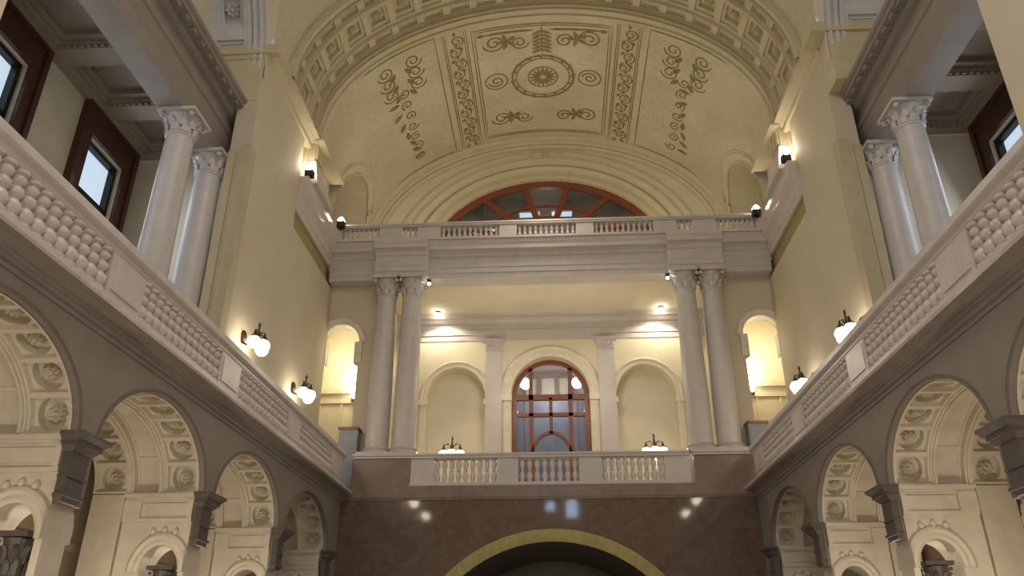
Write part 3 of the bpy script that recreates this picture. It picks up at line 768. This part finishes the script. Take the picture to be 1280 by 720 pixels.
# end balcony: pedestals, three open panels
def bal_run(name, loc, label, x0, x1, opens, y0, y1, z0, z1, nb, r, m0, rail_h, base_h, ends=True, mm='pale_marble'):
    t = thing(name, loc, label, 'balustrade')
    m = MB(); m.box(x0, x1, y0 - .03, y1 + .03, z0, z0 + base_h); m.build('plinth', m0, t)
    m = MB(); m.box(x0, x1, y0 - .05, y1 + .05, z1 - rail_h, z1 - .04); m.box(x0, x1, y0 - .08, y1 + .08, z1 - .06, z1); m.build('rail', m0, t)
    cur = x0
    for a, b in opens + [(x1, x1)]:
        if a - cur > .02:
            m = MB(); m.box(cur, a, y0, y1, z0 + base_h, z1 - rail_h); m.build('panel', m0, t)
        cur = b
    h = (z1 - rail_h) - (z0 + base_h); first = None
    for (a, b), n in zip(opens, nb):
        for k in range(n):
            x = a + (b - a) * (k + .5) / n
            if first is None: first = o = baluster_mesh(h, r, 'baluster', mm, t)
            else: o = first.copy(); COL.objects.link(o); o.parent = t
            o.location = Vector((x, (y0 + y1) / 2, z0 + base_h)) - Vector(loc)
    return t
bal_run('balustrade', (CX - .1, 23.14, 6.2), 'low stone balustrade of the end balcony, above the brown marble wall', -4.0, 4.2, [(-3.30, -1.42), (-.80, .98), (1.64, 3.46)], 23.02, 23.26, 6.2, 7.15, (9, 8, 9), .085, 'column_stone', .14, .1)
for s in (-1, 1):
    a, b = sorted((CX + s * 4.15, CX + s * 5.88))
    t = thing('column_pedestal', ((a + b) / 2, 23.6, 6.2), 'solid brown stone pedestal under the %s pair of columns' % SIDE[s], 'pedestal', 'pedestals of the end columns')
    m = MB(); m.box(a, b, 23.0, 24.0, 6.2, 7.02); m.build('block', 'ledge_marble', t)
    m = MB(); m.box(a - .02, b + .02, 22.96, 24.0, 7.02, 7.09); m.box(a - .04, b + .04, 22.93, 24.0, 7.09, 7.16); m.build('cap', 'column_stone', t)
bal_run('balustrade', (CX, 23.4, 14.5), 'small upper balustrade high below the fan window', CX - 7.2, CX + 7.2, [(CX - 7.0, CX - 5.7), (CX - 4.9, CX - 4.4), (CX - 3.6, CX - 1.6), (CX - 1.0, CX + 1.0), (CX + 1.6, CX + 3.6), (CX + 4.4, CX + 4.9), (CX + 5.7, CX + 7.0)], 23.12, 23.34, 14.5, 15.13, (8, 3, 11, 11, 11, 3, 8), .06, 'column_stone', .12, .08)

# ---- end columns in pairs, and the gallery columns
def column(name, r, h, m, caph=.72, plinth=.16):
    t = thing(name, (0, 0, 0), '', 'column')
    mb = MB(); mb.box(-r * 1.35, r * 1.35, -r * 1.35, r * 1.35, 0, plinth * .6)
    mb.lathe((0, 0, 0), [(r * 1.32, plinth * .6), (r * 1.36, plinth * .85), (r * 1.2, plinth * 1.1), (r * 1.12, plinth * 1.2), (r * 1.22, plinth * 1.5), (r * 1.02, plinth * 1.8)], 24); mb.build('base', m, t, smooth=True)
    mb = MB(); hs = h - caph
    mb.lathe((0, 0, 0), [(r, plinth * 1.75), (r, plinth + hs * .3), (r * .97, plinth + hs * .5), (r * .91, plinth + hs * .75), (r * .84, hs), (r * .9, hs + .01), (r * .9, hs + .05), (r * .84, hs + .06)], 28); mb.build('shaft', m, t, smooth=True)
    mb = MB(); corinthian(mb, (0, 0, hs + .04), r * .84, caph - .04); mb.build('capital', m, t)
    return t
c0 = column('stone_column', .37, 13.2 - 7.16, 'column_stone'); first = True
for s in (-1, 1):
    for k, x in enumerate((5.36, 4.52)):
        t = c0 if first else copy_tree(c0); first = False
        t.location = (CX + s * x, 23.56, 7.16)
        tag(t, 'tall pale %s column of the %s pair at the end balcony' % (('outer', 'inner')[k], SIDE[s]), 'column', 'end balcony columns')
c0 = column('gallery_column', .36, 13.05 - 6.05, 'column_stone', caph=.62); first = True
for s in (-1, 1):
    for k, y in enumerate((14.4, 16.0)):
        t = c0 if first else copy_tree(c0); first = False
        t.location = (CX + s * 8.34, y + (.6 if s > 0 else 0), 6.05)
        tag(t, 'grey column in %s upper gallery opening, %s' % (SIDE[s], ('nearer the viewer, half hidden by the balustrade', 'next to the tan wall pier')[k]), 'column', 'gallery columns')
for s in (-1, 1):
    for k, x in enumerate((2.05,)):
        t = thing('pilaster', (CX + s * x, Y_BK, 6.05), 'flat grey pilaster between the door arch and the %s blind arch' % SIDE[s], 'pilaster', 'loggia pilasters')
        X0 = CX + s * x
        m = MB(); m.box(X0 - .29, X0 + .29, Y_BK - .14, Y_BK, 6.3, 12.0); m.build('shaft', 'column_stone', t)
        m = MB(); m.box(X0 - .33, X0 + .33, Y_BK - .18, Y_BK, 6.05, 6.3); m.build('base', 'column_stone', t)
        m = MB(); m.box(X0 - .31, X0 + .31, Y_BK - .17, Y_BK, 12.0, 12.06); m.frustum((X0 - .28, X0 + .28, Y_BK - .15, Y_BK), (X0 - .36, X0 + .36, Y_BK - .22, Y_BK), 12.06, 12.32); m.box(X0 - .4, X0 + .4, Y_BK - .25, Y_BK, 12.32, 12.42)
        for q in range(5): m.sphere((X0 - .26 + .13 * q, Y_BK - .17, 12.16), .06, 8, 6)
        m.build('capital', 'column_stone', t)

# ---- arched mahogany door with leaded lights
def ring_bar(mb, F, c, sp, a, b, w, dep, t0=0, t1=PI, n=28):
    rings = []
    for k in range(n + 1):
        t = t0 + (t1 - t0) * k / n
        rings.append([mb.p(*F(c + (a + r) * math.cos(t), sp + (b + r) * math.sin(t), d)) for r, d in ((0, 0), (-w, 0), (-w, dep), (0, dep))])
    for A, B in zip(rings, rings[1:]):
        for k in range(4): mb.f.append([A[k], A[(k + 1) % 4], B[(k + 1) % 4], B[k]])
    mb.f.append(rings[0][::-1]); mb.f.append(rings[-1])
d = thing('arched_door', (CX, 27.75, 6.05), 'arched mahogany door with many glass panes at the back of the balcony', 'door')
FD = lambda x, z, q: (CX + x, 27.70 + q, z)
def bar(mb, x0, x1, z0, z1, q0=0, q1=.14): mb.box(CX + x0, CX + x1, 27.70 + q0, 27.70 + q1, z0, z1)
m = MB(); ring_bar(m, FD, 0, 10.3, 1.44, 1.48, .20, .16); bar(m, -1.44, -1.24, 6.05, 10.3, 0, .16); bar(m, 1.24, 1.44, 6.05, 10.3, 0, .16); m.build('frame', 'mahogany', d)
def ztop(x): return 10.3 + 1.36 * math.sqrt(max(0, 1 - (x / 1.3) ** 2))
for x in (-.72, .72):
    m = MB(); bar(m, x - .08, x + .08, 6.05, ztop(x)); m.build('mullion', 'mahogany', d)
m = MB(); bar(m, -1.25, 1.25, 10.22, 10.42); m.build('transom', 'mahogany', d)
m = MB(); bar(m, -1.25, 1.25, 9.60, 9.73); m.build('transom', 'mahogany', d)
m = MB(); bar(m, -.06, .06, 8.95, 10.3); m.build('mullion', 'mahogany', d)
m = MB(); ring_bar(m, FD, 0, 8.15, .74, .90, .11, .13); m.build('inner_arch', 'mahogany', d)
for x in (-.98, .98):
    m = MB(); bar(m, x - .02, x + .02, 6.05, 10.25, .03, .09); m.build('glazing_bar', 'mahogany', d)
m = MB(); pts = [FD(1.3 * math.cos(PI * k / 24), 10.3 + 1.34 * math.sin(PI * k / 24), .08) for k in range(25)] + [FD(-1.3, 6.05, .08), FD(1.3, 6.05, .08)]
m.f.append([m.p(*q) for q in pts]); m.build('glass', 'pane_glass', d)
# ---- fan window in the lunette
w = thing('fan_window', (CX, Y_L + .2, 15), 'red-brown half-round fan window with radiating bars high on end wall', 'window')
FW = lambda x, z, q: (CX + x, Y_L + .12 + q, z)
m = MB(); ring_bar(m, FW, 0, WZ, WA + .02, WB + .02, .30, .2, n=48)
for sx in (-1, 1): m.box(*sorted((CX + sx * (WA - .3), CX + sx * WA)), Y_L + .12, Y_L + .32, 14.9, WZ)
m.build('frame', 'mahogany', w)
m = MB(); ring_bar(m, FW, 0, WZ, 2.0, 2.1, .16, .14); m.build('inner_ring', 'mahogany', w)
for k in range(8):
    t = PI * (k + .5) / 8; co, si = math.cos(t), math.sin(t)
    m = MB(); wd = .12 if k % 2 else .12
    a = [(1.9 * co, WZ + 2.0 * si), ((WA - .2) * co, WZ + (WB - .2) * si)]
    dx, dz = a[1][0] - a[0][0], a[1][1] - a[0][1]; q = math.hypot(dx, dz); nx, nz = -dz / q * wd, dx / q * wd
    V8 = [m.p(*FW(px + e * nx, pz + e * nz, dd)) for dd in (.02, .16) for px, pz in a for e in (-1, 1)]
    for qd in ((0, 1, 3, 2), (4, 6, 7, 5), (0, 2, 6, 4), (1, 5, 7, 3), (0, 4, 5, 1), (2, 3, 7, 6)): m.f.append([V8[i] for i in qd])
    m.build('radial_bar', 'mahogany', w)
m = MB(); ring_bar(m, FW, 0, WZ, 3.15, 2.62, .07, .1, n=40); m.build('glazing_ring', 'mahogany', w)
m = MB(); m.box(CX - WA, CX + WA, Y_L + .14, Y_L + .3, 14.9, 15.1); m.build('sill', 'mahogany', w)
m = MB(); pts = [FW((WA - .1) * math.cos(PI * k / 40), WZ + (WB - .1) * math.sin(PI * k / 40), .1) for k in range(41)] + [FW(-WA + .1, 15, .1), FW(WA - .1, 15, .1)]
m.f.append([m.p(*q) for q in pts]); m.build('glass', 'pane_glass', w)
# fluorescent tubes in the room behind it
for x, z, ln, dd in ((-.75, 18.95, .85, 'upper left of its centre'), (.65, 18.95, .85, 'upper right of its centre'), (-2.7, 18.2, .9, 'low on its left')):
    t = thing('strip_light', (CX + x, 29.2, z), 'white strip light glowing behind the fan window, %s' % dd, 'light', 'strip lights behind the fan window')
    m = MB(); m.box(CX + x - ln / 2, CX + x + ln / 2, 29.12, 29.28, z - .06, z + .08); m.build('tube', 'window_daylight', t)
    m = MB(); m.box(CX + x - ln / 2 - .03, CX + x + ln / 2 + .03, 29.05, 29.35, z + .08, z + .14); m.tube([(CX + x, 29.2, z + .14), (CX + x, 29.2, 19.9)], .02); m.build('housing', 'column_stone', t)

# ---- gallery sash windows
def sash(s, y, label):
    xo = CX + s * 11.1; t = thing('sash_window', (xo, y, 7.6), label, 'window', 'gallery sash windows')
    def b(m, x0, x1, *r): m.box(*sorted((xo - s * x0, xo - s * x1)), *r)
    m = MB()
    for y0, y1, z0, z1 in ((y - 1.12, y - .78, 7.3, 13.9), (y + .78, y + 1.12, 7.3, 13.9), (y - .78, y + .78, 13.22, 13.9)): b(m, 0, .14, y0, y1, z0, z1)
    for y0, y1, z0, z1 in ((y - 1.2, y - 1.05, 7.3, 13.95), (y + 1.05, y + 1.2, 7.3, 13.95), (y - 1.05, y + 1.05, 13.85, 13.95)): b(m, 0, .2, y0, y1, z0, z1)
    m.build('casing', 'dark_wood', t)
    m = MB()
    for y0, y1, z0, z1 in ((y - .78, y - .66, 7.6, 13.22), (y + .66, y + .78, 7.6, 13.22), (y - .7, y + .7, 13.1, 13.22), (y - .7, y + .7, 11.75, 11.92), (y - .7, y + .7, 9.6, 9.7)): b(m, -.22, -.06, y0, y1, z0, z1)
    m.build('sash', 'black_metal', t)
    m = MB()
    for y0, y1, z0, z1 in ((y - .80, y - .77, 7.6, 13.24), (y + .77, y + .80, 7.6, 13.24), (y - .8, y + .8, 13.21, 13.24)): b(m, -.06, .05, y0, y1, z0, z1)
    m.build('stop', 'cream_stone', t)
    m = MB(); b(m, -.25, -.24, y - .7, y + .7, 7.6, 13.2); m.build('pane', 'window_daylight', t)
for s in (-1, 1):
    sash(s, 15.85, 'dark-framed daylit sash window of the %s gallery, beside the grey columns' % SIDE[s])
    sash(s, 11.85, 'dark-framed daylit sash window of the %s gallery, at the frame edge' % SIDE[s])
    lamp('window_light', 'AREA', (CX + s * 10.8, 15.9, 11.5), 45, COOL, 1.3, 3, target=(CX, 14, 9))
    lamp('window_light', 'AREA', (CX + s * 10.8, 11.8, 11.5), 45, COOL, 1.3, 3, target=(CX, 11, 9))

# ---- lamps
def globe_sconce(name, label, loc, face, wall=True, group=None, h=.0):
    """three globes hanging from dark arms; face = outward unit vector in plan"""
    t = thing(name, loc, label, 'lamp', group); L = Vector(loc); f = Vector((face[0], face[1], 0)); r = Vector((-face[1], face[0], 0))
    m = MB()
    if wall:
        m.sphere(tuple(L + f * .03 + Vector((0, 0, .25))), .09, 12, 8, 1.8)
        m.tube([L + f * .03 + Vector((0, 0, .1)), L + f * .2 + Vector((0, 0, .02)), L + f * .38 + Vector((0, 0, .22))], .03)
        c = L + f * .40
    else:
        c = L.copy(); z0 = 6.05 - loc[2]
        m.lathe(tuple(L), [(.22, z0), (.22, z0 + .06), (.10, z0 + .14), (.05, z0 + .3), (.04, z0 + .9), (.07, z0 + 1.0), (.04, z0 + 1.1), (.035, .22)], 14)
    m.build('bracket' if wall else 'post', 'bronze' if wall else 'column_stone', t, smooth=True)
    m = MB(); offs = [-r * .27 + f * .03, f * .16, r * .27 + f * .03]
    for o in offs: m.tube([c + Vector((0, 0, .22)), c + o * .5 + Vector((0, 0, .36)), c + o + Vector((0, 0, .32)), c + o + Vector((0, 0, .18))], .022)
    m.lathe(tuple(c + Vector((0, 0, .18))), [(.03, 0), (.07, .06), (.04, .12), (.02, .3), (.035, .36), (.005, .44)], 10)
    for o in offs: m.lathe(tuple(c + o + Vector((0, 0, .13))), [(.09, 0), (.10, .03), (.05, .08), (.015, .18)], 10)
    m.build('arms', 'bronze', t, smooth=True)
    for o in offs:
        g = MB().sphere(tuple(c + o + Vector((0, 0, 0.0))), .155, 16, 12); g.build('globe', 'globe_glass', t, smooth=True)
    return t
for s in (-1, 1):
    for y, dd in ((17.3, 'the nearer glowing one behind the balustrade'), (21.2, 'farther one near the end balcony')):
        globe_sconce('wall_lamp', 'globe wall lamp on the %s tan wall, %s' % (SIDE[s], dd), (CX + s * XW, y, 8.45), (-s, 0), True, 'gallery wall lamps')
    for y, dd in ((6.75, 'reflected brightest in the brown marble'), (3.05, 'reflected faintly in the brown marble')):
        globe_sconce('wall_lamp', 'globe lamp on the near %s pier, %s' % (SIDE[s], dd), (CX + s * XW, y, 8.6), (-s, 0), True, 'near pier wall lamps')
globe_sconce('lamp_standard', 'globe lamp glowing above the balustrade before the left blind arch', (-3.08, 25.3, 7.66), (0, -1), False, 'balcony lamp standards')
globe_sconce('lamp_standard', 'globe lamp glowing above the balustrade before the right blind arch', (3.50, 25.3, 7.66), (0, -1), False, 'balcony lamp standards')
for s in (-1, 1):
    x = CX + s * 4.15
    t = thing('downlight', (x, 26.75, Z_SOF), 'small bright ceiling bulb beside the %s inner column' % SIDE[s], 'light', 'loggia ceiling bulbs')
    MB().lathe((x, 26.75, Z_SOF - .07), [(.10, .07), (.10, .03), (.07, 0)], 14).build('collar', 'black_metal', t)
    MB().sphere((x, 26.75, Z_SOF - .13), .105, 14, 10).build('bulb', 'bulb_glass', t, smooth=True)
    lamp('loggia_light', 'SPOT', (CX + s * 4.1, 26.55, Z_SOF - .16), 170, (1, .88, .70), .04, target=(CX + s * 3.5, 27.4, 9.0), spot=2.2, blend=.5)
    lamp('loggia_light', 'POINT', (CX + s * 1.6, 24.9, 10.6), 62, (1, .90, .74), .3)  # added soft fill for the loggia and its soffit, no fixture
    # upper spot by the column top
    x2 = CX + s * 3.97
    t = thing('spot_lamp', (x2, 23.55, 13.2), 'tiny spot lamp under the beam beside the %s column pair' % SIDE[s], 'light', 'beam spot lamps')
    MB().lathe((x2, 23.55, 13.06), [(.05, 0), (.06, .1), (.03, .14)], 12).build('housing', 'black_metal', t)
    MB().sphere((x2, 23.53, 13.03), .05, 10, 8).build('bulb', 'bulb_glass', t, smooth=True)
    # vestibule wall light
    xv = CX + s * 6.98
    t = thing('vestibule_light', (xv, 26.6, 10.3), 'tall glowing wall light inside the %s side arch' % SIDE[s], 'light', 'vestibule wall lights')
    MB().box(xv - .08, xv + .08, 26.44, 26.6, 9.9, 11.3).build('backplate', 'bronze', t)
    MB().lathe((xv, 26.38, 10.0), [(.05, 0), (.11, .15), (.13, .6), (.11, 1.05), (.04, 1.2)], 14).build('shade', 'globe_glass', t, smooth=True)
    lamp('vestibule_lamp', 'POINT', (CX + s * 7.3, 25.5, 11.4), 70, (1, .88, .66), .3)
    # floodlights on the upper cornice
    for y, x, dd in ((19.8, 7.18, 'at the pier'), (22.9, 7.0, 'at the small upper balustrade')):
        xx = CX + s * x; t = thing('floodlight', (xx, y, Z_EN1), 'small black floodlight on the upper %s cornice, %s' % (SIDE[s], dd), 'light', 'cornice floodlights')
        MB().box(xx - .13, xx + .13, y - .10, y + .10, Z_EN1 + .08, Z_EN1 + .30).box(xx - .04, xx + .04, y - .04, y + .04, Z_EN1, Z_EN1 + .08).build('housing', 'black_metal', t)
        MB().box(xx - .11, xx + .11, y - .08, y + .08, Z_EN1 + .30, Z_EN1 + .36).sphere((xx, y - .04, Z_EN1 + .36), .10, 10, 8).build('lens', 'bulb_glass', t)
        lamp('flood', 'POINT', (xx, y + .05, Z_EN1 + .62), 14, (1, .88, .66), .06)
    # cabinet / half-height partition
    a, b = sorted((CX + s * 5.92, CX + s * 6.5))
    t = thing('cabinet', ((a + b) / 2, 23.55, 6.05), 'blue-grey cupboard with brown top beside the %s outer column' % SIDE[s], 'cupboard', 'balcony cupboards')
    MB().box(a, b, 23.35, 23.8, 6.05, 8.02).box(a + .06, b - .06, 23.33, 23.35, 6.3, 7.9).build('body', 'grey_paint', t)
    MB().box(a - .03, b + .03, 23.31, 23.83, 8.02, 8.10).build('top', 'mahogany', t)
    # fluted springer pilaster of the vault on its splayed block
    t = thing('vault_pilaster', (CX + s * 7.3, 20.9, Z_EN1), 'fluted springer of the vault on a lit splayed block, %s cornice' % SIDE[s], 'pilaster', 'vault springers')
    X = lambda x, s=s: CX + s * x
    m = MB(); m.box(*sorted((X(7.22), X(7.6))), 20.15, 21.05, 15.75, 17.6)
    for k in range(3): m.box(*sorted((X(7.16), X(7.22))), 20.22 + .29 * k, 20.40 + .29 * k, 15.9, 17.5)
    m.build('shaft', 'vault_trim', t)
    m = MB(); m.frustum((*sorted((X(6.98), X(7.7))), 20.0, 21.7), (*sorted((X(7.15), X(7.7))), 20.1, 21.15), Z_EN1, 15.75); m.build('block', 'pale_marble', t)
# globes seen through the door
for x, z, dd in ((-.95, 11.25, 'upper left'), (1.0, 11.25, 'upper right')):
    t = thing('globe_light', (CX + x * 1.02, 28.9, z), 'bright globe light seen through the %s pane of the arched door' % dd, 'light', 'globes behind the door')
    MB().sphere((CX + x * 1.02, 28.9, z), .2, 14, 10, 1.1).build('globe', 'globe_glass', t, smooth=True)
    MB().tube([(CX + x * 1.02, 28.9, z + .2), (CX + x * 1.02, 28.9, 13.2)], .02).build('stem', 'bronze', t)
lamp('inner_room_lamp', 'POINT', (CX, 30.2, 11.6), 60, NEUT, .3)
lamp('attic_lamp', 'POINT', (CX, 28.7, 18.6), 10, NEUT, .3)
